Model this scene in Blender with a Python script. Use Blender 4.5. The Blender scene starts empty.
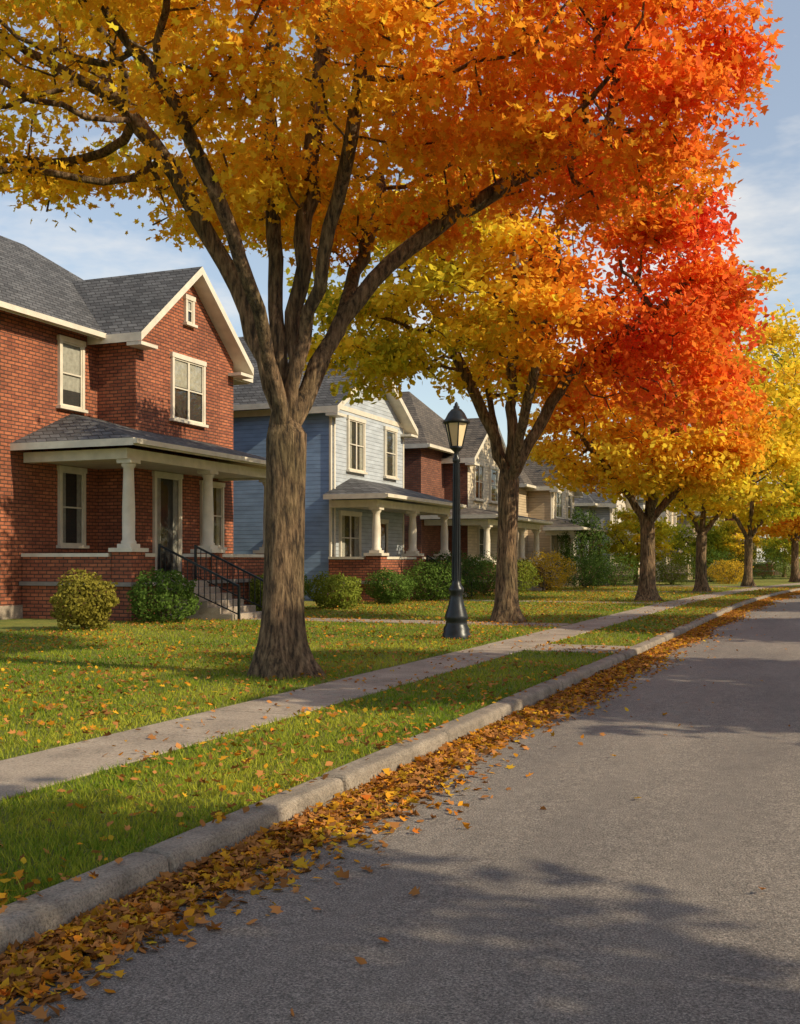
import bpy, math, random
import numpy as np
from mathutils import Vector, Matrix

rng = np.random.default_rng(7)
random.seed(7)
scene = bpy.context.scene
scene.view_settings.view_transform = 'Standard'
scene.view_settings.look = 'None'
scene.view_settings.exposure = 0
TH = math.radians(21.8)

def bend(y):
    if y <= 35: return 0.0
    if y <= 95: return 0.0019*(y-35)**2
    return 6.84 + 0.228*(y-95)

# ------------------------------------------------------------------ materials
def newmat(name):
    m = bpy.data.materials.new(name); m.use_nodes = True
    nt = m.node_tree
    return m, nt, nt.nodes['Principled BSDF']
def N(nt, t, **kw):
    n = nt.nodes.new(t)
    for k, v in kw.items(): setattr(n, k, v)
    return n
def ramp(nt, stops):
    r = N(nt, 'ShaderNodeValToRGB')
    while len(r.color_ramp.elements) < len(stops): r.color_ramp.elements.new(0.5)
    for e, (p, c) in zip(r.color_ramp.elements, stops):
        e.position = p; e.color = (*c, 1) if len(c) == 3 else c
    return r
def noise(nt, vec, scale, detail=5, rough=0.55):
    n = N(nt, 'ShaderNodeTexNoise'); n.inputs['Scale'].default_value = scale
    n.inputs['Detail'].default_value = detail; n.inputs['Roughness'].default_value = rough
    if vec is not None: nt.links.new(vec, n.inputs['Vector'])
    return n
def pos(nt): return N(nt, 'ShaderNodeNewGeometry').outputs['Position']
def mapping(nt, vec, scale):
    m = N(nt, 'ShaderNodeMapping'); m.inputs['Scale'].default_value = scale
    nt.links.new(vec, m.inputs['Vector']); return m.outputs['Vector']
def mixc(nt, fac, a, b, mode='MIX'):
    m = N(nt, 'ShaderNodeMix', data_type='RGBA', blend_type=mode)
    for sock, v in ((m.inputs[0], fac), (m.inputs[6], a), (m.inputs[7], b)):
        if hasattr(v, 'links'): nt.links.new(v, sock)
        elif isinstance(v, (int, float)): sock.default_value = v
        else: sock.default_value = (*v, 1)
    return m.outputs[2]
def bump(nt, h, b, strength=0.5, dist=0.02):
    n = N(nt, 'ShaderNodeBump'); n.inputs['Strength'].default_value = strength
    n.inputs['Distance'].default_value = dist
    nt.links.new(h, n.inputs['Height']); nt.links.new(n.outputs['Normal'], b.inputs['Normal'])

def wall_uv(nt):
    s = N(nt, 'ShaderNodeSeparateXYZ'); nt.links.new(pos(nt), s.inputs[0])
    a = N(nt, 'ShaderNodeMath', operation='ADD'); nt.links.new(s.outputs[0], a.inputs[0]); nt.links.new(s.outputs[1], a.inputs[1])
    c = N(nt, 'ShaderNodeCombineXYZ'); nt.links.new(a.outputs[0], c.inputs[0]); nt.links.new(s.outputs[2], c.inputs[1])
    return c.outputs[0]
def brick_mat(name, c1, c2, mortar, bw=0.26, bh=0.095, ms=0.015):
    m, nt, b = newmat(name)
    t = N(nt, 'ShaderNodeTexBrick'); nt.links.new(wall_uv(nt), t.inputs['Vector'])
    t.inputs['Color1'].default_value = (*c1, 1); t.inputs['Color2'].default_value = (*c2, 1)
    t.inputs['Mortar'].default_value = (*mortar, 1); t.inputs['Scale'].default_value = 1
    t.inputs['Brick Width'].default_value = bw; t.inputs['Row Height'].default_value = bh
    t.inputs['Mortar Size'].default_value = ms; t.inputs['Mortar Smooth'].default_value = 0.2
    n = noise(nt, pos(nt), 0.7, 4)
    r = ramp(nt, [(0.3, (0.72, 0.7, 0.68)), (0.7, (1.2, 1.15, 1.1))]); nt.links.new(n.outputs[0], r.inputs[0])
    col = mixc(nt, 1.0, t.outputs['Color'], r.outputs[0], 'MULTIPLY')
    n2 = noise(nt, mapping(nt, pos(nt), (1,1,4)), 4, 3)
    r2 = ramp(nt, [(0.35, (0.78, 0.76, 0.76)), (0.65, (1.14, 1.14, 1.14))]); nt.links.new(n2.outputs[0], r2.inputs[0])
    col = mixc(nt, 1.0, col, r2.outputs[0], 'MULTIPLY')
    nt.links.new(col, b.inputs['Base Color']); b.inputs['Roughness'].default_value = 0.9
    inv = N(nt, 'ShaderNodeMath', operation='SUBTRACT'); inv.inputs[0].default_value = 1; nt.links.new(t.outputs['Fac'], inv.inputs[1])
    bump(nt, inv.outputs[0], b, 0.8, 0.012)
    return m
def siding_mat(name, c, pitch=0.15):
    m, nt, b = newmat(name)
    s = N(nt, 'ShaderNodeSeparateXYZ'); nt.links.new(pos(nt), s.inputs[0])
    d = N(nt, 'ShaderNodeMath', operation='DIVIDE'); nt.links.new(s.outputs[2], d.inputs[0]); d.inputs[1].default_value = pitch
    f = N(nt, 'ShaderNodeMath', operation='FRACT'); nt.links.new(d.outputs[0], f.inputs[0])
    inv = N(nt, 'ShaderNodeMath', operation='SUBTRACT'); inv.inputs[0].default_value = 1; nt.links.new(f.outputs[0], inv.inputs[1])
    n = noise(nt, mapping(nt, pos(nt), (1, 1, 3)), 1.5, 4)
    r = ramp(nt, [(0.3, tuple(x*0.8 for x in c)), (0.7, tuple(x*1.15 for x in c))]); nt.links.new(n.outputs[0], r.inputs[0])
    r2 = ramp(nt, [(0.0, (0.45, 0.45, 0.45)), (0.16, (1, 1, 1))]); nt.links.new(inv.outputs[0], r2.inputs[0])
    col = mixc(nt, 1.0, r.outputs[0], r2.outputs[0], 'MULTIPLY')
    nt.links.new(col, b.inputs['Base Color']); b.inputs['Roughness'].default_value = 0.65
    bump(nt, inv.outputs[0], b, 1.0, 0.03)
    return m
def simple(name, c, rough=0.6, var=0.15, scale=4, metallic=0.0, b_str=0.15):
    m, nt, b = newmat(name)
    n = noise(nt, pos(nt), scale, 5)
    r = ramp(nt, [(0.3, tuple(x*(1-var) for x in c)), (0.7, tuple(min(1, x*(1+var)) for x in c))])
    nt.links.new(n.outputs[0], r.inputs[0]); nt.links.new(r.outputs[0], b.inputs['Base Color'])
    b.inputs['Roughness'].default_value = rough; b.inputs['Metallic'].default_value = metallic
    n3 = noise(nt, pos(nt), scale*12, 4)
    bump(nt, n3.outputs[0], b, b_str, 0.01)
    return m
def speckle(name, c, var, s1, s2):
    m, nt, b = newmat(name)
    n = noise(nt, pos(nt), s1, 6, .65)
    r = ramp(nt, [(0.3, tuple(x*(1-var) for x in c)), (0.7, tuple(x*(1+var) for x in c))]); nt.links.new(n.outputs[0], r.inputs[0])
    n2 = noise(nt, pos(nt), s2, 4, .8)
    r2 = ramp(nt, [(0.36, (.5,.5,.5)), (0.5, (1,1,1)), (.66, (1.3,1.3,1.3))]); nt.links.new(n2.outputs[0], r2.inputs[0])
    nt.links.new(mixc(nt, 1.0, r.outputs[0], r2.outputs[0], 'MULTIPLY'), b.inputs['Base Color'])
    b.inputs['Roughness'].default_value = .9
    bump(nt, n2.outputs[0], b, .6, .012)
    return m
def leaf_mat(name, trans=0.45):
    m, nt, b = newmat(name); nt.nodes.remove(b)
    a = N(nt, 'ShaderNodeAttribute', attribute_name='col')
    d = N(nt, 'ShaderNodeBsdfDiffuse'); nt.links.new(a.outputs['Color'], d.inputs['Color'])
    t = N(nt, 'ShaderNodeBsdfTranslucent'); nt.links.new(a.outputs['Color'], t.inputs['Color'])
    mx = N(nt, 'ShaderNodeMixShader'); mx.inputs[0].default_value = trans
    nt.links.new(d.outputs[0], mx.inputs[1]); nt.links.new(t.outputs[0], mx.inputs[2])
    nt.links.new(mx.outputs[0], nt.nodes['Material Output'].inputs['Surface'])
    return m
def bark_mat():
    m, nt, b = newmat('bark')
    v = mapping(nt, pos(nt), (1, 1, 0.18))
    n = noise(nt, v, 20, 7, 0.68)
    r = ramp(nt, [(0.38, (0.04, 0.026, 0.017)), (0.5, (0.18, 0.115, 0.066)), (0.66, (0.38, 0.26, 0.155))])
    nt.links.new(n.outputs[0], r.inputs[0])
    n2 = noise(nt, pos(nt), 1.3, 4)
    r2 = ramp(nt, [(0.35, (0.65, 0.7, 0.58)), (0.65, (1.1, 1.05, 1.0))]); nt.links.new(n2.outputs[0], r2.inputs[0])
    nt.links.new(mixc(nt, 1.0, r.outputs[0], r2.outputs[0], 'MULTIPLY'), b.inputs['Base Color'])
    b.inputs['Roughness'].default_value = 0.95
    bump(nt, n.outputs[0], b, 1.0, 0.1)
    return m
def grass_ground():
    m, nt, b = newmat('lawn_soil')
    n = noise(nt, pos(nt), 0.5, 6, 0.6)
    r = ramp(nt, [(0.3, (0.11, 0.155, 0.02)), (0.5, (0.20, 0.225, 0.028)), (0.72, (0.34, 0.28, 0.05))])
    nt.links.new(n.outputs[0], r.inputs[0])
    n2 = noise(nt, pos(nt), 25, 5, 0.7)
    r2 = ramp(nt, [(0.35, (0.5, 0.5, 0.45)), (0.65, (1.2, 1.2, 1.1))]); nt.links.new(n2.outputs[0], r2.inputs[0])
    nt.links.new(mixc(nt, 1.0, r.outputs[0], r2.outputs[0], 'MULTIPLY'), b.inputs['Base Color'])
    b.inputs['Roughness'].default_value = 1.0
    bump(nt, n2.outputs[0], b, 1.0, 0.05)
    return m
def asphalt():
    m, nt, b = newmat('asphalt')
    n = noise(nt, pos(nt), 100, 3, 0.8)
    r = ramp(nt, [(0.34, (0.06, 0.054, 0.05)), (0.5, (0.195, 0.172, 0.152)), (0.66, (0.45, 0.395, 0.34))])
    nt.links.new(n.outputs[0], r.inputs[0])
    n2 = noise(nt, mapping(nt, pos(nt), (1, 0.3, 1)), 0.8, 6, 0.6)
    r2 = ramp(nt, [(0.3, (0.72, 0.72, 0.74)), (0.7, (1.22, 1.2, 1.16))]); nt.links.new(n2.outputs[0], r2.inputs[0])
    n3 = noise(nt, pos(nt), 14, 4, 0.7)
    r3 = ramp(nt, [(0.35, (0.82, 0.82, 0.82)), (0.65, (1.12, 1.12, 1.12))]); nt.links.new(n3.outputs[0], r3.inputs[0])
    c = mixc(nt, 1.0, r.outputs[0], r2.outputs[0], 'MULTIPLY')
    nt.links.new(mixc(nt, 1.0, c, r3.outputs[0], 'MULTIPLY'), b.inputs['Base Color'])
    b.inputs['Roughness'].default_value = 0.85
    bump(nt, n.outputs[0], b, 0.8, 0.014)
    return m
def glass_mat():
    m, nt, b = newmat('window_glass')
    g = N(nt, 'ShaderNodeBsdfGlossy'); g.inputs['Roughness'].default_value = 0.03
    t = N(nt, 'ShaderNodeBsdfTransparent'); t.inputs['Color'].default_value = (0.88, 0.9, 0.9, 1)
    f = N(nt, 'ShaderNodeLayerWeight'); f.inputs['Blend'].default_value = 0.35
    mx = N(nt, 'ShaderNodeMixShader'); nt.links.new(f.outputs['Fresnel'], mx.inputs[0])
    nt.links.new(t.outputs[0], mx.inputs[1]); nt.links.new(g.outputs[0], mx.inputs[2])
    nt.links.new(mx.outputs[0], nt.nodes['Material Output'].inputs['Surface'])
    return m

M = {}
M['brick'] = brick_mat('red_brick', (0.44, 0.15, 0.072), (0.28, 0.086, 0.046), (0.09, 0.048, 0.034))
M['brick2'] = brick_mat('brown_brick', (0.26, 0.10, 0.06), (0.17, 0.06, 0.04), (0.10, 0.07, 0.055))
M['shingle'] = brick_mat('grey_shingles', (0.125, 0.13, 0.14), (0.06, 0.062, 0.068), (0.02, 0.02, 0.022), 0.32, 0.13, 0.014)
M['shingle2'] = brick_mat('brown_shingles', (0.14, 0.12, 0.10), (0.08, 0.07, 0.06), (0.03, 0.025, 0.022), 0.32, 0.13, 0.014)
M['blue'] = siding_mat('blue_siding', (0.21, 0.31, 0.47))
M['palegrey'] = siding_mat('pale_blue_grey_siding', (0.40, 0.44, 0.48))
M['white'] = siding_mat('white_siding', (0.62, 0.6, 0.54))
M['cream'] = siding_mat('cream_siding', (0.60, 0.51, 0.37))
M['tan'] = siding_mat('tan_siding', (0.46, 0.36, 0.24))
M['greysiding'] = siding_mat('grey_siding', (0.36, 0.37, 0.37))
M['trim'] = simple('white_trim', (0.64, 0.585, 0.48), 0.5, 0.13, 3)
M['concrete'] = speckle('concrete', (0.33, 0.275, 0.22), .28, 1.6, 60)
M['kerb'] = speckle('kerb_concrete', (0.25, 0.21, 0.165), .4, 4.0, 70)
M['iron'] = simple('black_iron', (0.016, 0.02, 0.024), 0.35, 0.3, 10, 0.3, 0.1)
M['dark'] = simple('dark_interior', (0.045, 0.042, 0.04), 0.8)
M['curtain'] = simple('curtain_cloth', (0.42, 0.4, 0.35), 0.9, 0.2, 8)
M['wood'] = simple('door_wood', (0.14, 0.07, 0.035), 0.5, 0.3, 6)
M['floor'] = simple('porch_floor', (0.22, 0.2, 0.18), 0.7)
M['glass'] = glass_mat()
M['lampglass'] = simple('frosted_lantern_glass', (0.8, 0.64, 0.40), 0.3, 0.08, 4)
M['bark'] = bark_mat()
M['leaf'] = leaf_mat('autumn_leaves', 0.55)
M['litter'] = leaf_mat('fallen_leaf', 0.15)
M['grass'] = leaf_mat('grass_blades', 0.35)
M['soil'] = grass_ground()
M['asphalt'] = asphalt()

# ------------------------------------------------------------------ mesh helper
class MB:
    def __init__(s): s.v = []; s.f = []; s.m = []; s.mats = []; s.smooth = []
    def mi(s, k):
        if k not in s.mats: s.mats.append(k)
        return s.mats.index(k)
    def poly(s, pts, mat, sm=False):
        i = len(s.v); s.v += [tuple(p) for p in pts]; s.f.append(tuple(range(i, i+len(pts)))); s.m.append(s.mi(mat)); s.smooth.append(sm)
    def box(s, x0, x1, y0, y1, z0, z1, mat):
        if x0 > x1: x0, x1 = x1, x0
        if y0 > y1: y0, y1 = y1, y0
        i = len(s.v)
        s.v += [(x0,y0,z0),(x1,y0,z0),(x1,y1,z0),(x0,y1,z0),(x0,y0,z1),(x1,y0,z1),(x1,y1,z1),(x0,y1,z1)]
        for q in ((0,3,2,1),(4,5,6,7),(0,1,5,4),(1,2,6,5),(2,3,7,6),(3,0,4,7)):
            s.f.append(tuple(i+k for k in q)); s.m.append(s.mi(mat)); s.smooth.append(False)
    def lathe(s, cx, cy, prof, n, mat, rot=0.0, sm=True):
        i = len(s.v)
        for r, z in prof:
            for k in range(n):
                a = rot+2*math.pi*k/n; s.v.append((cx+r*math.cos(a), cy+r*math.sin(a), z))
        for j in range(len(prof)-1):
            for k in range(n):
                k2 = (k+1) % n
                s.f.append((i+j*n+k, i+j*n+k2, i+(j+1)*n+k2, i+(j+1)*n+k)); s.m.append(s.mi(mat)); s.smooth.append(sm)
        s.f.append(tuple(i+(len(prof)-1)*n+k for k in range(n))); s.m.append(s.mi(mat)); s.smooth.append(False)
    def slab(s, pts, th, top, side):
        P = [Vector(p) for p in pts]; Q = [p-Vector((0,0,th)) for p in P]
        s.poly(P, top); s.poly(list(reversed(Q)), side)
        n = len(P)
        for k in range(n):
            s.poly([P[k], Q[k], Q[(k+1)%n], P[(k+1)%n]], side)
    def bar(s, a, b, r, mat):
        a = Vector(a); b = Vector(b); d = (b-a).normalized()
        u = d.cross(Vector((0,0,1)));
        if u.length < 0.01: u = Vector((1,0,0))
        u.normalize(); w = d.cross(u)
        i = len(s.v)
        for p in (a, b):
            for su, sw in ((-1,-1),(1,-1),(1,1),(-1,1)): s.v.append(tuple(p+u*su*r+w*sw*r))
        for q in ((0,1,5,4),(1,2,6,5),(2,3,7,6),(3,0,4,7),(0,3,2,1),(4,5,6,7)):
            s.f.append(tuple(i+k for k in q)); s.m.append(s.mi(mat)); s.smooth.append(False)
    def obj(s, name, parent=None, origin=(0,0,0), bevel=0):
        me = bpy.data.meshes.new(name)
        o = Vector(origin)
        me.from_pydata([tuple(Vector(p)-o) for p in s.v], [], s.f)
        for k in s.mats: me.materials.append(M[k])
        me.polygons.foreach_set('material_index', s.m); me.polygons.foreach_set('use_smooth', s.smooth)
        me.update()
        ob = bpy.data.objects.new(name, me); scene.collection.objects.link(ob)
        if parent: ob.parent = parent
        else: ob.location = o
        if bevel:
            bv = ob.modifiers.new('bevel', 'BEVEL'); bv.width = bevel; bv.segments = 3; bv.limit_method = 'ANGLE'
        return ob
def empty(name, loc):
    e = bpy.data.objects.new(name, None); e.location = loc; e.empty_display_size = 0.5
    scene.collection.objects.link(e); return e

# ------------------------------------------------------------------ leaf / blade clouds (one mesh each)
MAPLE = np.array([(0,-.45),(.42,-.34),(.24,-.06),(.52,.2),(.2,.2),(0,.58),(-.2,.2),(-.52,.2),(-.24,-.06),(-.42,-.34)])
RHOMB = np.array([(0,-.5),(.36,-.1),(.28,.22),(0,.55),(-.28,.22),(-.36,-.1)])
QUAD = np.array([(0,-.5),(.38,0),(0,.55),(-.38,0)])
def leaf_mesh(name, P, size, nrm, col, shape, mat, parent=None, curl=0.25, loc=(0,0,0)):
    n = len(P); k = len(shape)
    nrm = nrm/np.linalg.norm(nrm, axis=1, keepdims=True)
    r = rng.normal(size=(n,3)); u = np.cross(nrm, r); u /= np.linalg.norm(u, axis=1, keepdims=True)
    w = np.cross(nrm, u)
    asp = rng.uniform(.6,1.1,n)[:,None,None]
    sx = shape[:,0][None,:,None]*size[:,None,None]*asp; sy = shape[:,1][None,:,None]*size[:,None,None]
    cz = (np.abs(shape[:,0])*1.0+shape[:,1]**2*0.8)[None,:,None]*size[:,None,None]*(curl*rng.uniform(-.4,1.6,size=n))[:,None,None]
    V = P[:,None,:] + u[:,None,:]*sx + w[:,None,:]*sy + nrm[:,None,:]*cz
    V = V.reshape(-1,3)
    me = bpy.data.meshes.new(name)
    me.vertices.add(n*k); me.vertices.foreach_set('co', V.astype(np.float32).ravel())
    me.loops.add(n*k); me.loops.foreach_set('vertex_index', np.arange(n*k, dtype=np.int32))
    me.polygons.add(n); me.polygons.foreach_set('loop_start', np.arange(0, n*k, k, dtype=np.int32))
    me.polygons.foreach_set('loop_total', np.full(n, k, dtype=np.int32))
    ca = me.color_attributes.new('col', 'FLOAT_COLOR', 'POINT')
    C = np.ones((n,k,4), dtype=np.float32); C[:,:,:3] = col[:,None,:]
    ca.data.foreach_set('color', C.ravel())
    me.materials.append(mat); me.update(); me.validate()
    ob = bpy.data.objects.new(name, me); scene.collection.objects.link(ob)
    if parent: ob.parent = parent
    ob.location = loc
    return ob

PAL = np.array([(0.26,0.32,0.035),(0.72,0.62,0.05),(0.95,0.65,0.055),(0.97,0.47,0.04),(0.96,0.285,0.035),(0.92,0.165,0.045),(0.72,0.08,0.035)])
def palette(t):
    t = np.clip(t, 0, 0.999)*(len(PAL)-1); i = t.astype(int); f = (t-i)[:,None]
    return PAL[i]*(1-f)+PAL[np.minimum(i+1, len(PAL)-1)]*f
class Wave:
    def __init__(s, wl, seed, n=6):
        r = np.random.default_rng(seed); d = r.normal(size=(n,3)); d /= np.linalg.norm(d,axis=1,keepdims=True)
        s.k = d*2*np.pi/wl*r.uniform(.6,1.6,size=(n,1)); s.p = r.uniform(0,6.28,n); s.n = n
    def __call__(s, P): return np.sin(P@s.k.T+s.p).sum(1)/math.sqrt(s.n)

# ------------------------------------------------------------------ trees
def crown_points(lobes, n, seed, cut=-0.45):
    r = np.random.default_rng(seed); out = []
    vol = np.array([l[3]*l[4]*(l[5]+l[6]) for l in lobes]); cnt = (n*vol/vol.sum()).astype(int)+5
    wv = Wave(3.0, seed+5)
    for li, (l, c) in enumerate(zip(lobes, cnt)):
        got = 0
        cc = cut if li == 0 else -9
        while got < c:
            q = r.uniform(-1,1,size=(c*3,3))
            h = np.hypot(q[:,0], q[:,1])
            ok = np.where(q[:,2] > 0, h**2+q[:,2]**2 < 1, h**4+q[:,2]**2 < 1)
            q = q[ok]
            P = np.stack([l[0]+q[:,0]*l[3], l[1]+q[:,1]*l[4], l[2]+np.where(q[:,2]>0, q[:,2]*l[5], q[:,2]*l[6])],1)
            P = P[wv(P) > cc][:c-got]
            out.append(P); got += len(P)
    return np.concatenate(out)

def grow(P, par, A, step=0.38, infl=3.2, kill=0.6, iters=90, seed=0):
    r = np.random.default_rng(seed)
    P = [np.array(p, float) for p in P]; par = list(par)
    best = np.full(len(A), 1e9); bi = np.zeros(len(A), int); start = 0; alive = np.ones(len(A), bool)
    for it in range(iters):
        new = np.array(P[start:])
        if len(new) == 0: break
        for s0 in range(0, len(new), 200):
            nn = new[s0:s0+200]
            d = np.linalg.norm(A[:,None,:]-nn[None], axis=2)
            j = d.argmin(1); dm = d[np.arange(len(A)), j]
            up = dm < best; best[up] = dm[up]; bi[up] = start+s0+j[up]
        start = len(P)
        alive &= best > kill
        act = alive & ((best < infl) if it > 6 else (best < 99))
        if not act.any():
            if not alive.any(): break
            act = alive
        idx = bi[act]; PA = np.array(P)
        dirs = A[act]-PA[idx]; dirs /= np.linalg.norm(dirs, axis=1, keepdims=True)
        acc = {}
        for k, dd in zip(idx, dirs): acc[k] = acc.get(k, 0)+dd
        for k, dd in acc.items():
            L = np.linalg.norm(dd)
            if L < 1e-3: continue
            dd = dd/L + r.normal(size=3)*0.16 + np.array((0,0,0.05))
            dd /= np.linalg.norm(dd)
            P.append(P[k]+dd*step); par.append(k)
        if len(P) > 9000: break
    return np.array(P), np.array(par)

def tube_tree(name, P, par, rad, parent, wob=0.07, sides=(16,8,5)):
    n = len(P); ch = [[] for _ in range(n)]
    for i in range(1, n): ch[par[i]].append(i)
    V = []; F = []
    starts = [(0, None)]
    ph = rng.uniform(0,6.28,3)
    while starts:
        s, p = starts.pop()
        chain = [] if p is None else [(P[p], rad[s])]
        i = s
        while True:
            chain.append((P[i], rad[i]))
            if not ch[i]: break
            c = sorted(ch[i], key=lambda k: -rad[k])
            for k in c[1:]: starts.append((k, i))
            i = c[0]
        if len(chain) < 2: continue
        r0 = chain[0][1]
        ns = sides[0] if r0 > 0.12 else (sides[1] if r0 > 0.04 else sides[2])
        pts = np.array([c[0] for c in chain]); rr = np.array([c[1] for c in chain])
        T = np.gradient(pts, axis=0); T /= np.linalg.norm(T, axis=1, keepdims=True)+1e-9
        u = np.cross(T[0], (0.3,1,0.1)); u /= np.linalg.norm(u)
        base = len(V)
        ang = np.arange(ns)*2*np.pi/ns
        for k in range(len(pts)):
            u = u-T[k]*np.dot(u,T[k]); u /= np.linalg.norm(u); w = np.cross(T[k], u)
            lob = 1+wob*np.sin(3*ang+ph[0]+pts[k][2]*.5)+wob*.6*np.sin(5*ang+ph[1]-pts[k][2]*.8)
            if p is None and pts[k][2] < 1.0:
                lob = lob+0.18*(1-pts[k][2])**2*np.sin(5*ang+ph[2])
            ring = pts[k]+(np.cos(ang)*lob*rr[k])[:,None]*u+(np.sin(ang)*lob*rr[k])[:,None]*w
            V.extend(ring.tolist())
        for k in range(len(pts)-1):
            for a in range(ns):
                b = (a+1)%ns
                F.append((base+k*ns+a, base+k*ns+b, base+(k+1)*ns+b, base+(k+1)*ns+a))
    me = bpy.data.meshes.new(name); me.from_pydata(V, [], F); me.materials.append(M['bark'])
    me.polygons.foreach_set('use_smooth', [True]*len(F)); me.update()
    ob = bpy.data.objects.new(name, me); scene.collection.objects.link(ob); ob.parent = parent
    return ob

def make_tree(name, loc, seed, trunk_h, trunk_r, limbs, lobes, n_attr, n_leaf, lsize, shape, tcol, lean=(0,0), rot=TH, kill=0.6, step=0.38, spread=0.36, cut=-.45, ex=2.05, lim=.5, dcut=.65):
    r = np.random.default_rng(seed)
    e = empty(name, loc); e.rotation_euler = (0,0,rot)
    P = [np.array((0,0,-0.1))]; par = [-1]
    nt_ = max(4, int(trunk_h/0.2))
    for k in range(1, nt_+1):
        t = k/nt_
        P.append(np.array((lean[0]*t+0.03*math.sin(3*t+seed), lean[1]*t+0.03*math.cos(2.3*t+seed), trunk_h*t))); par.append(len(P)-2)
    top = len(P)-1
    for limb in limbs:
        back = limb[0]; prev = top-back
        q = [P[prev]]+[np.array(x, float) for x in limb[1]]
        pts = []
        for a, b in zip(q[:-1], q[1:]):
            m = max(1, int(np.linalg.norm(b-a)/0.3))
            pts += [a+(b-a)*j/m for j in range(1, m+1)]
        pts = np.array(pts)
        full = np.vstack([q[0], pts])
        for _ in range(3): full[1:-1] = (full[:-2]+full[1:-1]*2+full[2:])/4
        for x in full[1:]:
            P.append(x+r.normal(size=3)*0.025); par.append(prev); prev = len(P)-1
    A = crown_points(lobes, n_attr, seed+1, cut)
    P, par = grow(P, par, A, step=step, kill=kill, seed=seed)
    n = len(P); rad = np.zeros(n); acc = np.zeros(n)
    for i in range(n-1, 0, -1):
        rr = max(acc[i], 0.011**ex); rad[i] = rr**(1/ex); acc[par[i]] += rr
    s = trunk_r*0.92/max(rad[top], 1e-3)
    thin = rad < 0.02
    rad = np.where(thin, rad*min(1.3, s**0.5), rad*s)
    rad = np.maximum(rad, 0.008)
    for k in range(0, top+1):
        z = P[k][2]; t = z/trunk_h
        rad[k] = trunk_r*(1.0-0.12*t+0.08*max(0,t-.75)*4) + trunk_r*0.85*math.exp(-max(z,0)/0.28)
    for i in range(top+1, n): rad[i] = min(rad[i], trunk_r*lim, rad[par[i]]*1.0)
    tube_tree('trunk_and_branches', P, par, rad, e)
    tips = np.where((rad < 0.035) & (np.arange(n) > top+3) & (P[:,2] > lobes[0][2]-lobes[0][6]-1.6))[0]
    wv = Wave(2.0, seed+9); wv2 = Wave(5, seed+11)
    edge = np.hypot((P[tips,0]-lobes[0][0])/lobes[0][3], (P[tips,1]-lobes[0][1])/lobes[0][4])
    dens = np.clip(dcut+0.6*wv(P[tips]*np.array((1,1,1.7))), 0.06, 1.8)*r.gamma(1.6, 1.0, size=len(tips))
    dens = np.where(edge > .8, np.maximum(dens, .8)*1.5, dens); dens /= dens.sum()
    idx = r.choice(tips, size=n_leaf, p=dens)
    L = P[idx]+np.clip(r.normal(size=(n_leaf,3)),-1.7,1.7)*np.array((spread,spread,spread*.42))
    cen = np.array(lobes[0][:3]); out = L-cen; out /= np.linalg.norm(out,axis=1,keepdims=True)+1e-6
    nrm = r.normal(size=(n_leaf,3))*0.75+out*0.45+np.array((0,0,0.75))
    node_j = r.normal(size=n)*0.055; node_b = np.clip(r.normal(1,.13,size=n),.65,1.25)
    t = tcol(L)+node_j[idx]+0.035*wv(L)+0.035*wv2(L)+r.normal(size=n_leaf)*0.045
    col = palette(t)*(np.clip(r.normal(1,0.14,size=n_leaf),.6,1.4)*node_b[idx])[:,None]
    size = lsize*r.uniform(.65,1.35,size=n_leaf)
    leaf_mesh('foliage', L, size, nrm, np.clip(col,0,0.96), shape, M['leaf'], e)
    print(name, n, len(tips))
    return e

# foreground maple
def t1(L):
    x = L[:,0]
    return 0.375+np.where(x<0, 0.014*x, 0.0)+np.where(x>0, 0.070*np.minimum(x,4.5), 0)+0.012*np.clip(L[:,2]-8,-2,3)*(x>0)
make_tree('maple_tree', (-6.7, 12.7, 0.10), 11, 3.1, 0.27,
    [(0, [(-.25,0,4.1),(-.75,.2,5.4),(-1.3,.3,6.4),(-2.2,.4,7.6)]),
     (1, [(-.12,.1,4.5),(-.15,.3,5.8),(-.3,.6,7.4),(-.2,.8,9.0)]),
     (0, [(.25,-.1,4.3),(.5,-.3,5.3),(.85,-.6,6.4),(1.1,-1.2,8.0)]),
     (0, [(.4,.2,4.0),(.9,.4,5.0),(1.6,.6,5.75),(2.8,.8,6.6),(4.4,.8,7.4)]),
     (1, [(.35,.5,3.9),(.7,1.3,5.0),(1.0,2.2,6.2),(1.2,3.2,7.4)]),
     (1, [(-.2,-.4,4.4),(-.6,-1.1,5.7),(-1.2,-1.8,7.0)]),
     (0, [(.1,.1,4.4),(.25,.1,6.0),(.5,.0,8.0),(.6,0,10)])],
    [(0.0,0.4,8.8,5.6,4.6,4.2,2.7),(4.1,0.2,8.0,2.0,2.6,2.2,2.1),(-4.4,0.3,7.6,2.4,2.6,1.8,1.4)],
    2800, 94000, 0.114, MAPLE, t1, cut=-.25, spread=.31, lim=.42, dcut=.6)
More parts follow.
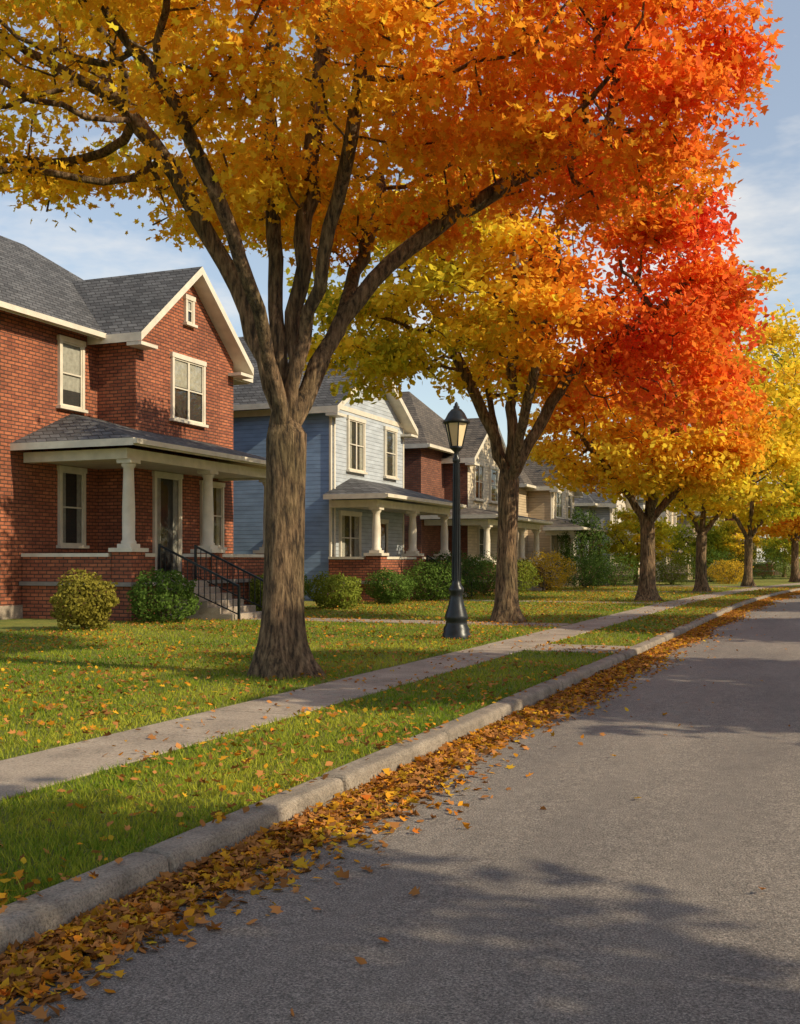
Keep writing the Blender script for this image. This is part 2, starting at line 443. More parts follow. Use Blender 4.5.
make_tree('maple_tree', (-7.4, 25.5, 0.10), 23, 3.4, 0.26,
    [(0, [(-.3,0,4.4),(-1.0,.2,6.0),(-1.8,.3,7.6)]),
     (0, [(.1,.1,4.6),(.1,.1,6.4),(.2,.2,8.6)]),
     (0, [(.5,0,4.3),(1.2,-.1,5.6),(2.4,-.2,6.8),(3.8,-.2,7.6)]),
     (1, [(.2,-.6,4.4),(.5,-1.6,6.0),(.8,-2.6,7.2)]),
     (1, [(-.2,.7,4.6),(-.4,1.8,6.2)])],
    [(0.4,0,8.2,5.3,4.4,4.0,2.8),(3.9,-.5,6.1,1.9,2.0,2.2,1.8),(-3.2,-.5,6.8,1.8,2,1.6,1.5)],
    2000, 54000, 0.16, RHOMB,
    lambda L: np.clip(0.33+0.12*np.clip(L[:,0]+0.7,-1.2,4), .22, .78)+0.01*(L[:,2]-7), kill=0.62, cut=-.3)
make_tree('maple_tree', (-6.6, 41.0, 0.10), 31, 2.8, 0.28,
    [(0, [(-.6,0,3.8),(-1.8,.2,5.4)]),(0, [(.2,.1,4.4),(.3,.1,6.4)]),(0, [(.9,0,3.9),(2.4,-.1,5.4)]),(1, [(.2,-.7,4.0),(.5,-1.8,5.8)])],
    [(0.0,0,6.4,4.4,4.0,3.8,2.6),(2.6,-.3,5.0,1.4,1.6,1.3,1.4)],
    1300, 28000, 0.21, RHOMB,
    lambda L: 0.38+L[:,0]*0.01+0.065*(L[:,2]-5), kill=0.68, step=0.42, spread=0.4)
gen = [('maple_tree', 53.5, 41, 0.25, 0.26), ('elm_tree', 66.0, 43, 0.20, 0.24), ('maple_tree', 80, 47, 0.48, 0.26), ('maple_tree', 93, 53, 0.60, 0.28), ('maple_tree', 106, 57, 0.30, 0.28)]
for nm, y, sd, tc, tr in gen:
    tall = y < 70
    make_tree(nm, (-6.7+bend(y), y, 0.10), sd, 2.6, tr,
        [(0, [(-.6,0,3.8),(-1.8,.2,5.4)]),(0, [(.2,.1,4.4),(.3,.1,6.8)]),(0, [(.9,0,3.9),(2.2,-.1,5.8)])],
        [(0.6 if tall else .2,0,8.0 if tall else 6.4,4.6,4.4,8.0 if tall else 4.2,4.6 if tall else 3.4)],
        900, 16000, 0.28, QUAD, (lambda t0: (lambda L: t0+0.01*L[:,0]))(tc), kill=0.75, step=0.5, spread=0.45)
# small ornamental trees on the far lawns
for x, y, sd, tc in [(-11.5, 67.5, 91, 0.16), (-9.0, 79, 92, 0.05), (-8.0, 90, 93, 0.22), (-4.5, 101, 94, 0.08), (-1, 116, 95, 0.3)]:
    make_tree('ornamental_tree', (x, y, 0.10), sd, 1.2, 0.12,
        [(0, [(-.4,0,1.9),(-.9,.1,2.7)]),(0, [(.4,.1,1.9),(.8,.1,2.7)]),(0, [(0,0,2.0),(.1,0,3.2)])],
        [(0,0,2.9,2.2,2.2,1.8,1.7)], 300, 6000, 0.2, QUAD, (lambda t0: (lambda L: t0))(tc), kill=0.5, step=0.35, spread=0.3)
# opposite kerb trees (they shade the carriageway)
for k, (y, x, sd) in enumerate([(-11, 10, 61), (.5, 8.6, 62), (13.2, 9.2, 63), (26, 9.6, 64), (38.5, 10, 65), (51, 10, 66), (64, 11, 67), (78, 11, 68)]):
    make_tree('maple_tree', (x+bend(y), y, 0.10), sd, 3.0, 0.26,
        [(0, [(-.8,0,4.2),(-2.2,.2,5.8)]),(0, [(.2,.1,4.6),(.3,.1,7.0)]),(0, [(.9,0,4.2),(2.4,-.1,6.0)])],
        [(0,0,7.0,4.4,4.0,3.8,2.8)], 700, 15000, 0.32, QUAD, (lambda t0: (lambda L: t0))(0.3+0.07*(k%4)), kill=0.8, step=0.5, spread=0.42, rot=sd, cut=-.5, dcut=.9)

# ------------------------------------------------------------------ ground, road, kerb, pavements
ys = sorted(set([-80,-40,-20] + list(range(-10, 130, 3)) + [150,180,220,280,360,460,600,900]))
def ribbon(name, prof, mat, ys=ys):
    V = []; F = []
    for y in ys:
        for x, z in prof: V.append((x+bend(y), y, z))
    n = len(prof)
    for j in range(len(ys)-1):
        for i in range(n-1): F.append((j*n+i, j*n+i+1, (j+1)*n+i+1, (j+1)*n+i))
    me = bpy.data.meshes.new(name); me.from_pydata(V, [], F); me.materials.append(mat); me.update()
    ob = bpy.data.objects.new(name, me); scene.collection.objects.link(ob); return ob
ribbon('ground', [(-900,.1),(-300,.1),(-100,.1),(-40,.1),(-20,.11),(-12,.10),(-6,.10),(-3.27,.10),(-3.26,-.03),(5.36,-.03),(5.37,.10),(8,.1),(40,.1),(150,.1),(900,.1)], M['soil'])
ribbon('road', [(-3.13,0),(-1.5,.03),(1,.06),(3.5,.03),(5.23,0)], M['asphalt'])
mb = MB()
def seg_strip(mb, x0, x1, z0, z1, L, gap, mat, y0, y1, jit=0.0):
    y = y0
    while y < y1:
        a, b = y, y+L-gap; ca, cb = bend(a), bend(b); dz = random.uniform(-jit, jit); dx = random.uniform(-jit, jit)
        i = len(mb.v)
        for (yy, c) in ((a,ca),(b,cb)):
            mb.v += [(x0+c,yy,z0),(x1+c+dx,yy,z0),(x1+c+dx-.02,yy,z1+dz),(x0+c,yy,z1+dz)]
        for q in ((0,1,2,3),(7,6,5,4),(0,4,5,1),(1,5,6,2),(2,6,7,3),(3,7,4,0)):
            mb.f.append(tuple(i+k for k in q)); mb.m.append(mb.mi(mat)); mb.smooth.append(False)
        y += L
seg_strip(mb, -3.32, -3.09, -.05, .135, 2.1, 0.025, 'kerb', -10, 150, 0.008)
mb.obj('kerb', bevel=0.04)
mb = MB(); seg_strip(mb, 5.18, 5.42, -.05, .135, 2.1, 0.02, 'kerb', -10, 150, 0.006); mb.obj('kerb', bevel=0.04)
mb = MB(); seg_strip(mb, -5.8, -4.85, .0, .112, 1.5, 0.02, 'concrete', -10, 150, 0.004)
mb.obj('sidewalk', bevel=0.008)
mb = MB()
for i in range(3): mb.box(-4.84, -3.34, 17.6+0.5*i, 18.085+0.5*i, 0, .114, 'concrete')
for i in range(5): mb.box(-5.87-1.5*i, -5.87-1.5*i-1.485, 24.2, 25.4, 0, .112, 'concrete')
mb.box(-13.38, -13.95, 24.2, 25.4, 0, .112, 'concrete')
for hy in (38.2, 52, 64):
    for i in range(6): mb.box(-5.9-1.5*i+bend(hy), -5.9-1.5*i-1.485+bend(hy), hy, hy+1.2, 0, .112, 'concrete')
mb.obj('front_path')

# grass blades
def grass():
    n = 300000
    rad_ = 3.5*np.exp(rng.uniform(0, math.log(60/3.5), n))
    ang = rng.uniform(math.radians(-50), math.radians(2), n)
    X = rad_*np.sin(ang)+rng.normal(size=n)*.05; Y = rad_*np.cos(ang)
    c = np.where(Y>35, .0019*(Y-35)**2, 0)
    xo = X-c
    w5 = Wave(.5,8)(np.stack([X,Y,X*0],1))*.025
    ok = (xo < -3.32) & ~((xo < -4.83+w5) & (xo > -5.82+w5)) & (xo > -16)
    ok &= ~((xo > -14) & (xo < -5.8) & (Y > 24.15) & (Y < 25.45)) & ~((xo > -4.8) & (Y > 17.58) & (Y < 19.1))
    X, Y, rad_ = X[ok], Y[ok], rad_[ok]; n = len(X)
    h = rng.uniform(.025,.065,n)*(1+0.006*rad_); w = 0.0028*(1+rad_*0.12)
    a = rng.uniform(0,6.28,n); lean = rng.normal(size=(n,2))*0.5*h[:,None]
    B = np.stack([X,Y,np.full(n,.095)],1)
    du = np.stack([np.cos(a)*w, np.sin(a)*w, np.zeros(n)],1)
    V = np.stack([B-du, B+du, B+np.stack([lean[:,0],lean[:,1],h],1)],1).reshape(-1,3)
    g = Wave(3.5, 3)(B)*0.26+Wave(.9,4)(B)*.14+rng.normal(size=n)*0.26+0.34
    g = np.clip(g,0,1)[:,None]
    col = np.array((0.13,0.225,0.02))*(1-g)+np.array((0.48,0.47,0.055))*g
    me = bpy.data.meshes.new('grass'); k=3
    me.vertices.add(n*k); me.vertices.foreach_set('co', V.astype(np.float32).ravel())
    me.loops.add(n*k); me.loops.foreach_set('vertex_index', np.arange(n*k, dtype=np.int32))
    me.polygons.add(n); me.polygons.foreach_set('loop_start', np.arange(0,n*k,k,dtype=np.int32)); me.polygons.foreach_set('loop_total', np.full(n,k,dtype=np.int32))
    ca = me.color_attributes.new('col','FLOAT_COLOR','POINT'); C = np.ones((n,k,4),dtype=np.float32); C[:,:,:3]=col[:,None,:]
    ca.data.foreach_set('color', C.ravel()); me.materials.append(M['grass']); me.update()
    ob = bpy.data.objects.new('grass', me); scene.collection.objects.link(ob)
grass()

# fallen leaves
def litter():
    P=[]; S=[]
    def add(n, X, Y, Z, s):
        P.append(np.stack([X+np.where(Y>35,.0019*(Y-35)**2,0),Y,Z],1)); S.append(s)
    n=33000
    Y = 2+np.power(rng.uniform(0,1,n),1.6)*75; wv=Wave(2.5,77)
    wd = (0.20+0.06*wv(np.stack([Y*0,Y,Y*0],1)))*(1+Y*.010); d = np.abs(rng.normal(size=n))*np.clip(wd,.1,.7)
    add(n, -3.07+d, Y, 0.008+d*.02+rng.uniform(0,1,n)*0.04*np.exp(-d/0.15), rng.uniform(.032,.072,n)*(1+.006*Y))
    n=330; Y=2+rng.uniform(0,1,n)**1.2*60; d=rng.exponential(0.7,n); ok=d<7
    add(ok.sum(), -3.0+d[ok], Y[ok], np.full(ok.sum(),.012)+0.02*np.clip(d[ok],0,3), rng.uniform(.035,.065,ok.sum()))
    n=46000; Y=3+rng.uniform(0,1,n)**1.3*60; X=-3.2-rng.uniform(0,1,n)**1.1*13
    w2=Wave(3,5)(np.stack([X,Y,X*0],1)); ok=(w2>-0.3+rng.normal(size=n)*.7)
    onwalk=(X<-4.81)&(X>-5.85); ok&=~(onwalk&(rng.uniform(size=n)<.75))
    X,Y,onwalk=X[ok],Y[ok],onwalk[ok]; add(len(X),X,Y,np.where(onwalk,.123,np.where(X>-3.33,.143,rng.uniform(.125,.15,len(X)))), rng.uniform(.03,.07,len(X)))
    P=np.concatenate(P); S=np.concatenate(S); n=len(P)
    nr=rng.normal(size=(n,3))*0.38+np.array((0,0,1))
    t=np.clip(rng.normal(.5,.08,n),.25,.72); col=palette(t)*rng.uniform(.3,.75,n)[:,None]
    br=rng.uniform(size=n)<.55; col[br]=np.array((0.50,0.22,0.07))*rng.uniform(.35,1.1,br.sum())[:,None]
    h=rng.uniform(size=n)<.5
    e=empty('fallen_leaves',(0,0,0))
    leaf_mesh('maple_litter', P[h], S[h]*1.15, nr[h], col[h], MAPLE, M['litter'], e, curl=0.5)
    leaf_mesh('oval_litter', P[~h], S[~h], nr[~h], col[~h], RHOMB, M['litter'], e, curl=0.5)
litter()

# ------------------------------------------------------------------ shrubs
def shrub(x, y, rx, rz, c, n=5000, ls=0.068, name='shrub'):
    e = empty(name, (x,y,.1))
    mb = MB()
    for k in range(9):
        a = k*0.7; mb.bar((0,0,0),(math.cos(a)*rx*.6, math.sin(a)*rx*.6, rz*1.3), 0.012, 'bark')
    mb.obj('stems', e)
    u = rng.normal(size=(n,3)); u/=np.linalg.norm(u,axis=1,keepdims=True)
    sd = int(abs(x)*10+y*100)%9999
    wv = Wave(0.5, sd); wb = Wave(1.3, sd+1)
    r = (1-np.abs(rng.normal(size=n))*.17)*(1+0.11*wv(u*rx)+.13*wb(u*rx))
    P = u*r[:,None]*np.array((rx,rx,rz))+np.array((0,0,rz*.95)); P[:,2]=np.maximum(P[:,2],.02)
    nr = rng.normal(size=(n,3))*.7+u
    g = np.clip(rng.normal(.5,.3,n)+.2*wv(P),0,1)[:,None]; c=np.array(c)
    col = c*(0.6+0.8*g)
    leaf_mesh('foliage', P, ls*rng.uniform(.6,1.4,n), nr, col, RHOMB, M['grass'], e)
GR=(0.11,0.18,0.035); YG=(0.22,0.26,0.04); YO=(0.6,0.4,0.04); DG=(0.07,0.12,0.03)
for a in [(-15.0,19.3,.68,.62,(.26,.23,.04)),(-15.0,22.3,.85,.62,GR),(-14.7,27.2,.75,.6,YG),(-14.4,30.6,.85,.55,YG),(-15.3,28.9,.7,.7,GR),(-14.2,34.6,.8,.6,GR),
          (-13.8,37.6,1.1,.75,GR),(-13.9,40.4,1.2,.95,DG),(-14.0,44.6,1.2,.9,GR),(-14,49,1.2,.8,YG),(-13.3,52.6,1.3,1.0,YO),(-12.6,58,1.5,.9,DG),(-12,63,1.4,1.0,GR),(-9.5,68,1.6,1.0,YG),(-8,76,1.7,1.2,GR),(-7,83,1.7,1.2,DG),(-6.5,72,1.2,.8,YO),(-5.5,90,1.8,1.3,GR),(-3.5,97,1.8,1.2,YG)]:
    shrub(*a)
shrub(-13.6, 62.0, 1.3, 2.2, (0.08,0.13,0.03), 9000, 0.1, 'juniper_bush')

# ------------------------------------------------------------------ houses
def B(mb, face, plane, u0, u1, n0, n1, z0, z1, mat):
    if face == '+X': mb.box(plane+n0, plane+n1, u0, u1, z0, z1, mat)
    else: mb.box(u0, u1, plane-n1, plane-n0, z0, z1, mat)
def window(mb, face, plane, u0, u1, z0, z1, lights=1, style=0, door=False):
    fr = 0.10
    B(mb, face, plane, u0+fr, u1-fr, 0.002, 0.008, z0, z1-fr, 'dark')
    cu = (u1-u0-2*fr)
    if style == 1:
        B(mb, face, plane, u0+fr, u0+fr+cu*.24, .010, .018, z0+.05, z1-fr, 'curtain'); B(mb, face, plane, u1-fr-cu*.24, u1-fr, .010, .018, z0+.05, z1-fr, 'curtain')
    elif style == 2: B(mb, face, plane, u0+fr, u1-fr, .010, .018, z0+(z1-z0)*.52, z1-fr, 'curtain')
    elif style == 3: B(mb, face, plane, u0+fr, u1-fr, .010, .018, z0+(z1-z0)*.25, z1-fr, 'curtain')
    if face == '+X': mb.poly([(plane+.03,u0+fr,z0),(plane+.03,u1-fr,z0),(plane+.03,u1-fr,z1-fr),(plane+.03,u0+fr,z1-fr)], 'glass')
    else: mb.poly([(u0+fr,plane-.03,z0),(u1-fr,plane-.03,z0),(u1-fr,plane-.03,z1-fr),(u0+fr,plane-.03,z1-fr)], 'glass')
    B(mb, face, plane, u0, u0+fr, 0, .085, z0, z1-fr, 'trim'); B(mb, face, plane, u1-fr, u1, 0, .085, z0, z1-fr, 'trim')
    B(mb, face, plane, u0-.03, u1+.03, 0, .10, z1-fr, z1+.04, 'trim')
    B(mb, face, plane, u0-.06, u1+.06, 0, .15, z0-.08, z0, 'trim')
    s = .045; w = (u1-u0-2*fr)/lights
    for i in range(lights):
        a = u0+fr+w*i; b = a+w
        B(mb, face, plane, a, a+s, .034, .06, z0, z1-fr, 'trim'); B(mb, face, plane, b-s, b, .034, .06, z0, z1-fr, 'trim')
        B(mb, face, plane, a+s, b-s, .034, .06, z0, z0+s*1.4, 'trim'); B(mb, face, plane, a+s, b-s, .034, .06, z1-fr-s, z1-fr, 'trim')
        if not door: B(mb, face, plane, a+s, b-s, .034, .066, (z0+z1)/2-.04, (z0+z1)/2, 'trim')

def house(name, H):
    xm, y0, y1, dep, he, zr = H['xm'], H['y0'], H['y1'], H['dep'], H['he'], H['zr']
    o = ((xm-dep/2), (y0+y1)/2, 0.1); e = empty(name, o)
    xb = xm-dep; W = H['wall']; G = H.get('gwall', W); R = H.get('roof', 'shingle')
    w = MB()
    w.box(xb, xm, y0, y1, 0.0, he+.1, W)
    w.box(xb-.04, xm+.04, y0-.04, y1+.04, 0.0, .45, 'concrete')
    xg, w0, w1, zp, zk = H['wing']
    wm = (w0+w1)/2
    for f in ('L', 'R'):
        yy = w0 if f == 'L' else w1
        w.poly([(xg, yy, 0), (xm-.5, yy, 0), (xm-.5, yy, zp), (xg, yy, zp)], W)
    w.poly([(xg, w0, 0), (xg, w1, 0), (xg, w1, zp), (xg, w0, zp)], H.get('fwall', W))
    w.poly([(xg, w0, zp), (xg, w1, zp), (xg, wm, zk)], G)
    if W != 'brick' and W != 'brick2':
        for yy in (w0, w1): w.box(xg-.05, xg+.025, yy-.025 if yy == w0 else yy-.10, yy+.10 if yy == w0 else yy+.025, .45, zp-.15, 'trim')
        w.box(xg, xg+.03, w0+.1, w1-.1, zp-.12, zp+.06, 'trim')
    w.obj('walls', e, o)
    r = MB(); ov = .5
    X0, X1, Y0, Y1 = xb-ov, xm+ov, y0-ov, y1+ov
    if H.get('ridge', 'Y') == 'Y':
        ra, rb = H['ra'], H['rb']; xc = (X0+X1)/2
        A, Bp = (xc, ra, zr), (xc, rb, zr)
        r.slab([(X1,Y0,he),(X1,Y1,he),Bp,A], .2, R, 'trim'); r.slab([(X0,Y1,he),(X0,Y0,he),A,Bp], .2, R, 'trim')
        r.slab([(X0,Y0,he),(X1,Y0,he),A], .2, R, 'trim'); r.slab([(X1,Y1,he),(X0,Y1,he),Bp], .2, R, 'trim')
    else:
        ra, rb = H['ra'], H['rb']; yc = (Y0+Y1)/2
        A, Bp = (ra, yc, zr), (rb, yc, zr)
        r.slab([(X0,Y0,he),(X1,Y0,he),Bp,A], .2, R, 'trim'); r.slab([(X1,Y1,he),(X0,Y1,he),A,Bp], .2, R, 'trim')
        r.slab([(X1,Y0,he),(X1,Y1,he),Bp], .2, R, 'trim'); r.slab([(X0,Y1,he),(X0,Y0,he),A], .2, R, 'trim')
    r.box(X1+.003, X1+.12, Y0, Y1, he-.16, he-.02, 'trim')
    sl = (zk-zp)/(wm-w0); og = .45
    xf = xg+.5; xr = xm-4.2; ze = zp-og*sl+.1; zt = zk+.13
    r.slab([(xr,w0-og,ze),(xf,w0-og,ze),(xf,wm,zt),(xr,wm,zt)], .24, R, 'trim')
    r.slab([(xf,w1+og,ze),(xr,w1+og,ze),(xr,wm,zt),(xf,wm,zt)], .24, R, 'trim')
    r.box(xg+.01, xf-.01, w0-og+.01, w0+.35, ze-.34, ze-.245, 'trim'); r.box(xg+.01, xf-.01, w1-.35, w1+og-.01, ze-.34, ze-.245, 'trim')
    if H.get('chimney'):
        cx, cy = H['chimney']; r.box(cx-.4, cx+.4, cy-.3, cy+.3, zr-1.6, zr+.7, 'brick2'); r.box(cx-.46, cx+.46, cy-.36, cy+.36, zr+.7, zr+.82, 'concrete')
    r.obj('roof', e, o)
    g = MB()
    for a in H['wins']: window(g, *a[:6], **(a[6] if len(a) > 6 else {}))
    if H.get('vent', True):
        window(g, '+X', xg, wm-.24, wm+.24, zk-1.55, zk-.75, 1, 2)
    g.obj('windows', e, o)
    if not W.startswith('brick'):
        d = MB()
        d.lathe(xg+.07, w0+.2, [(.04, .3), (.04, zp-.3)], 8, 'trim')
        d.obj('downspout', e, o)
    xp, p0, p1, zf, zt, zw, xw = H['porch']
    p = MB(); pm = H.get('pier', 'brick')
    p.box(xw+.01, xp, p0, p1, .0, zf-.1, pm); p.box(xw+.01, xp+.12, p0-.1, p1+.1, zf-.1, zf, 'floor')
    gap = H.get('gap')
    ph = H.get('ph', zf+.8)
    for yc in H['cols']:
        p.box(xp-.52, xp+.06, yc-.29, yc+.29, .02, ph, pm)
        p.box(xp-.58, xp+.12, yc-.35, yc+.35, ph, ph+.1, 'trim')
        cx = xp-.23
        p.box(cx-.2, cx+.2, yc-.2, yc+.2, ph+.1, ph+.2, 'trim')
        p.lathe(cx, yc, [(.19,ph+.2),(.19,ph+.26),(.155,ph+.3),(.16,ph+1.0),(.13,zt-.32),(.13,zt-.22),(.18,zt-.15),(.18,zt-.1)], 20, 'trim')
        p.box(cx-.21, cx+.21, yc-.21, yc+.21, zt-.1, zt, 'trim')
    cols = H['cols']
    runs = [(cols[i]+.29, cols[i+1]-.29) for i in range(len(cols)-1)]
    for a, b in runs:
        if gap and a < (gap[0]+gap[1])/2 < b:
            if gap[0] - a > .1: p.box(xp-.3, xp, a, gap[0], zf, ph-.12, pm); p.box(xp-.34, xp+.04, a, gap[0]+.03, ph-.12, ph-.03, 'trim')
            if b - gap[1] > .1: p.box(xp-.3, xp, gap[1], b, zf, ph-.12, pm); p.box(xp-.34, xp+.04, gap[1]-.03, b, ph-.12, ph-.03, 'trim')
        else:
            p.box(xp-.3, xp, a, b, zf, ph-.12, pm); p.box(xp-.34, xp+.04, a, b, ph-.12, ph-.03, 'trim')
    for yy, s in ((p0, 1), (p1, -1)):
        p.box(xw+.02, xp-.53, yy, yy+s*.25, zf, ph-.12, pm); p.box(xw+.02, xp-.59, yy-s*.04, yy+s*.29, ph-.12, ph-.03, 'trim')
    p.box(xp-.38, xp-.08, p0+.02, p1-.02, zt+.002, zt+.26, 'trim')
    for yy, s in ((p0, 1), (p1, -1)): p.box(xw+.02, xp-.385, yy+s*.05, yy+s*.33, zt+.002, zt+.26, 'trim')
    ez = zt+.45; q = .42
    hz = min(2.4, (p1-p0)*.4)
    A, Bq, C, D = (xp+q,p0-q,ez), (xp+q,p1+q,ez), (xw-.0,p0+hz-q,zw), (xw-.0,p1-hz+q,zw)
    r2 = MB()
    r2.slab([A,Bq,D,C], .18, R, 'trim'); r2.slab([(xw,p0-q,ez),A,C], .18, R, 'trim'); r2.slab([Bq,(xw,p1+q,ez),D], .18, R, 'trim')
    r2.box(xp+q+.003, xp+q+.1, p0-q, p1+q, ez-.14, ez-.02, 'trim')
    r2.obj('porch_roof', e, o)
    p.box(xw+.02, xp-.39, p0+.34, p1-.34, zt+.06, zt+.1, 'trim')
    p.obj('porch', e, o)
    if gap:
        tr_ = H.get('tread', .30)
        s = MB(); ns = max(3, round((zf-.1)/.17)); hh = (zf-.1)/ns
        for i in range(ns): s.box(xp+.13, xp+.13+tr_*(ns-i)-.02, gap[0], gap[1], .1+hh*(i), .1+hh*(i+1)-.004, 'concrete')
        s.obj('steps', e, o)
        rl = MB(); x1 = xp+.1; x2 = xp+tr_*ns+.25
        for yy in (gap[0]+.06, gap[1]-.06):
            rl.bar((x1,yy,zf+.92),(x2,yy,.95),.025,'iron'); rl.bar((x1,yy,zf+.12),(x2,yy,.25),.014,'iron')
            rl.bar((x1,yy,zf),(x1,yy,zf+.96),.028,'iron'); rl.bar((x2,yy,.1),(x2,yy,.98),.028,'iron')
            for k in range(1, 14):
                t = k/14; xx = x1+(x2-x1)*t; rl.bar((xx,yy,zf+.12+(.13-zf)*t),(xx,yy,zf+.92+(.03-zf)*t),.009,'iron')
        rl.obj('railing', e, o)
    return e

house('brick_house', dict(xm=-19.5, y0=21.6, y1=33, dep=10, he=7.9, zr=11.8, ra=25.5, rb=28.5, wall='brick', tread=.36,
    wing=(-18.2,25.7,31.0,8.1,10.25),
    wins=[('+X',-19.5,24.0,25.05,5.75,7.6,dict(lights=1,style=3)),('+X',-19.5,24.0,25.1,2.0,4.1,dict(style=1)),
          ('+X',-18.2,27.4,29.2,5.75,7.65,dict(lights=2,style=2)),('+X',-18.2,26.5,27.9,1.15,4.1,dict(style=1,door=True)),('+X',-18.2,29.0,30.3,2.0,4.0,dict(style=1))],
    porch=(-16.2,22.6,30.4,1.05,4.1,5.6,-19.5), cols=[22.9,26.6,30.1], gap=(23.7,25.5), ph=1.8))
house('blue_house', dict(xm=-18.6, y0=35.8, y1=44.4, dep=10, he=7.3, zr=10.9, ridge='X', ra=-25.5, rb=-20.6, wall='blue', fwall='palegrey', gwall='palegrey',
    wing=(-17.2,36.2,43.4,7.3,9.35),
    wins=[('+X',-17.2,37.6,39.2,5.0,7.0,dict(lights=2,style=1)),('+X',-17.2,41.2,42.5,5.0,7.0,dict(style=1)),
          ('+X',-17.2,36.9,38.8,1.5,3.4,dict(lights=2,style=1)),('+X',-17.2,40.4,41.5,1.0,3.2,dict(door=True)),
          ('-Y',35.8,-22.8,-21.5,1.7,3.7,dict(style=1)),('-Y',35.8,-22.6,-21.4,4.9,6.7,dict(style=2))],
    porch=(-15.2,36.0,43.9,.85,3.5,4.7,-17.2), cols=[36.3,39.9,43.6], gap=(40.6,42.2), ph=1.75, pier='brick', vent=False))
xs = bend(48)
house('brick_house', dict(xm=-18.2+xs, y0=47.3, y1=57.2, dep=10, he=6.9, zr=10.2, ridge='X', ra=-24.8, rb=-20.4, wall='brick2', fwall='cream', gwall='cream', roof='shingle2', chimney=(-22,50.5),
    wing=(-17.0+xs,50.5,56.4,6.7,8.7),
    wins=[('+X',-17.0+xs,51.4,52.9,4.6,6.4,dict(lights=2,style=1)),('+X',-17.0+xs,54,55.4,4.6,6.4,dict(style=1)),('+X',-17.0+xs,52,53.4,1.5,3.3,dict(style=1)),('-Y',47.3,-20.4,-19.3,4.5,6.2,dict(style=2))],
    porch=(-15.0+xs,47.6,57,.7,3.2,4.4,-18.2+xs), cols=[47.9,50.9,53.8,56.7], gap=(51.5,53), ph=1.5, pier='brick2', vent=False))
cfg = [(60.5,'tan','cream','shingle2',0,2.0),(73,'greysiding','white','shingle',-.5,.6),(85,'white','cream','shingle2',.5,2.2),(97.5,'tan','white','shingle2',-.3,1.0),(110,'brick','cream','shingle',.3,1.8)]
for y, wl, gw, rf, dh, wo in cfg:
    b = bend(y)*0.85
    nm = {'greysiding':'grey_house','tan':'tan_house','white':'white_house','brick':'brick_house'}[wl]
    house(nm, dict(xm=-18.0+b, y0=y, y1=y+8.6, dep=9, he=5.9+dh, zr=8.9+dh*1.4, ridge='X', ra=-24+b, rb=-20.5+b, wall=wl, fwall=gw, gwall=gw, roof=rf, chimney=(-21.5+b, y+2.5) if dh > 0 else None,
        wing=(-16.6+b,y+wo,y+wo+5.8,6.1+dh,8.3+dh*1.2),
        wins=[('+X',-16.6+b,y+wo+.9,y+wo+2.5,4.1+dh*.5,5.7+dh*.5,dict(lights=2,style=1)),('+X',-16.6+b,y+wo+3.8,y+wo+5,4.1+dh*.5,5.7+dh*.5,dict(style=1)),('+X',-16.6+b,y+wo+1.4,y+wo+3,1.4,3.0,dict(style=1)),('-Y',y,-20.4+b,-19.2+b,4.0,5.3,dict(style=2)),('-Y',y,-20.4+b,-19.2+b,1.4,2.9,dict(style=1))],
        porch=(-14.8+b,y+.5,y+8.2,.6,3.0,4.1,-16.6+b), cols=[y+.8,y+3.2,y+5.6,y+7.9], gap=(y+3.7,y+5.0), ph=1.3, pier='tan' if wl != 'brick' else 'brick', vent=False))

# ------------------------------------------------------------------ street lamp
lo = (-6.8, 19.9, .1); e = empty('street_lamp', lo)
mb = MB()
mb.lathe(0,0,[(.27,0),(.27,.10),(.25,.12),(.25,.2),(.21,.26),(.20,.34),(.23,.38),(.22,.44),(.16,.62),(.125,.78),(.12,.86),(.145,.9),(.145,.96),(.095,1.02),(.08,1.12),(.07,1.5),(.055,3.35),(.075,3.38),(.075,3.44),(.05,3.48),(.045,3.56),(.11,3.62),(.14,3.66)], 24, 'iron')
for k in range(12):
    a = k*math.pi/6; mb.bar((math.cos(a)*.083,math.sin(a)*.083,1.1),(math.cos(a)*.058,math.sin(a)*.058,3.34),.009,'iron')
mb.obj('post', e)
mb = MB()
mb.lathe(0,0,[(.115,3.665),(.215,4.1)], 6, 'lampglass', sm=False); mb.obj('lantern_glass', e)
mb = MB()
for k in range(6):
    a = k*math.pi/3; mb.bar((math.cos(a)*.12,math.sin(a)*.12,3.66),(math.cos(a)*.222,math.sin(a)*.222,4.11),.011,'iron')
mb.lathe(0,0,[(.22,4.10),(.26,4.11),(.26,4.15),(.21,4.2),(.16,4.3),(.10,4.37),(.06,4.39),(.06,4.43),(.035,4.45),(.035,4.48),(.008,4.52)], 18, 'iron')
mb.lathe(0,0,[(.13,3.64),(.135,3.67)], 6, 'iron')
mb.obj('lantern_cage_and_cap', e)

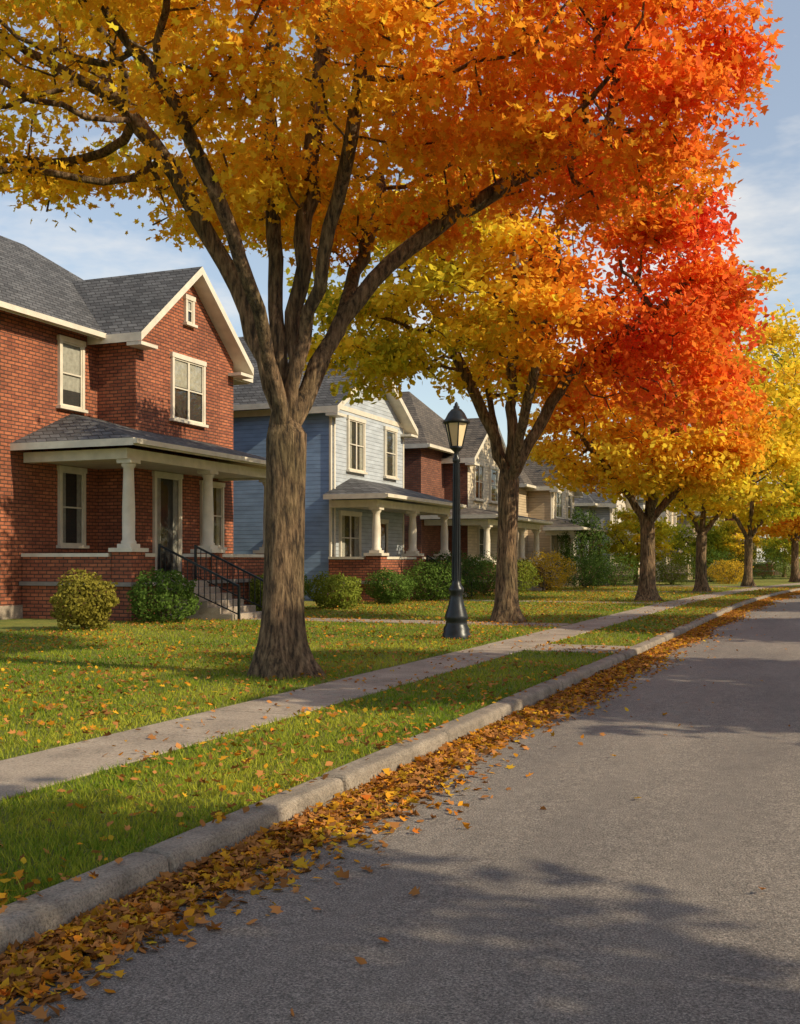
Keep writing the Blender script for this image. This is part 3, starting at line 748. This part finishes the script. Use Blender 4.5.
# ------------------------------------------------------------------ distant trees (one mass)
def distant():
    P=[];C=[];S=[];Nn=[]
    r=np.random.default_rng(99); mb=MB()
    spots=[]
    for k in range(46): spots.append((r.uniform(-60,75), r.uniform(125,210), r.uniform(4,7), r.uniform(7,13)))
    for k in range(22): spots.append((r.uniform(-75,-38), 36+k*7+r.uniform(-2,2), r.uniform(3.5,5), r.uniform(5.5,7.5)))
    for x,y,R,Hh in spots:
        n=1200; u=r.normal(size=(n,3)); u/=np.linalg.norm(u,axis=1,keepdims=True)
        wv=Wave(R*.8,int(r.integers(9999))); q=u*(1-np.abs(r.normal(size=n))*.25)[:,None]*(1+.22*wv(u*R))[:,None]
        p=q*np.array((R,R,Hh*.42))+np.array((x,y,Hh*.6)); P.append(p)
        t=r.choice([.03,.1,.2,.3,.4,.55,.15]); C.append(palette(t+.05*wv(p)+r.normal(size=n)*.05)*r.uniform(.6,1,n)[:,None]*.85)
        S.append(r.uniform(.35,.75,n)); Nn.append(r.normal(size=(n,3))*.7+u+np.array((0,0,.3)))
        mb.lathe(x,y,[(.35,0),(.25,1),(.18,Hh*.6)],7,'bark')
    e=empty('distant_trees',(0,0,0))
    leaf_mesh('foliage',np.concatenate(P),np.concatenate(S),np.concatenate(Nn),np.concatenate(C),QUAD,M['leaf'],e)
    mb.obj('trunks',e)
distant()

# ------------------------------------------------------------------ light, sky, camera
el = math.radians(32); az = math.radians(-4)
sdir = Vector((math.cos(el)*math.cos(az), math.cos(el)*math.sin(az), math.sin(el)))
sl = bpy.data.lights.new('sun', 'SUN'); sl.energy = 5.0; sl.angle = math.radians(.5); sl.color = (1.0,.84,.58)
so = bpy.data.objects.new('sun', sl); so.rotation_euler = sdir.to_track_quat('Z','Y').to_euler(); so.location = (30,0,30); scene.collection.objects.link(so)
w = bpy.data.worlds.new('World'); scene.world = w; w.use_nodes = True; nt = w.node_tree
bg = nt.nodes['Background']; bg.inputs['Strength'].default_value = .15
sk = N(nt,'ShaderNodeTexSky', sky_type='NISHITA'); sk.sun_disc = False; sk.sun_elevation = el; sk.sun_rotation = math.pi/2-az
sk.dust_density = 0.4; sk.air_density = 1.1
tc = N(nt,'ShaderNodeTexCoord'); mp = mapping(nt, tc.outputs['Generated'], (1,1,3.0))
n = noise(nt, mp, 3.4, 6, .6); rp = ramp(nt, [(.50,(.2,.2,.2)),(.68,(.85,.85,.85))]); nt.links.new(n.outputs[0], rp.inputs[0])
nt.links.new(mixc(nt, rp.outputs[0], sk.outputs[0], (6.4,6.2,5.9)), bg.inputs['Color'])

cd = bpy.data.cameras.new('camera'); cam = bpy.data.objects.new('camera', cd); scene.collection.objects.link(cam)
cam.location = (0,0,1.6); cam.rotation_euler = (math.pi/2, 0, TH)
cd.sensor_fit = 'VERTICAL'; cd.sensor_height = 36; cd.lens = 36*1100/1024
cd.shift_y = 48/1024; cd.clip_end = 3000
scene.camera = cam
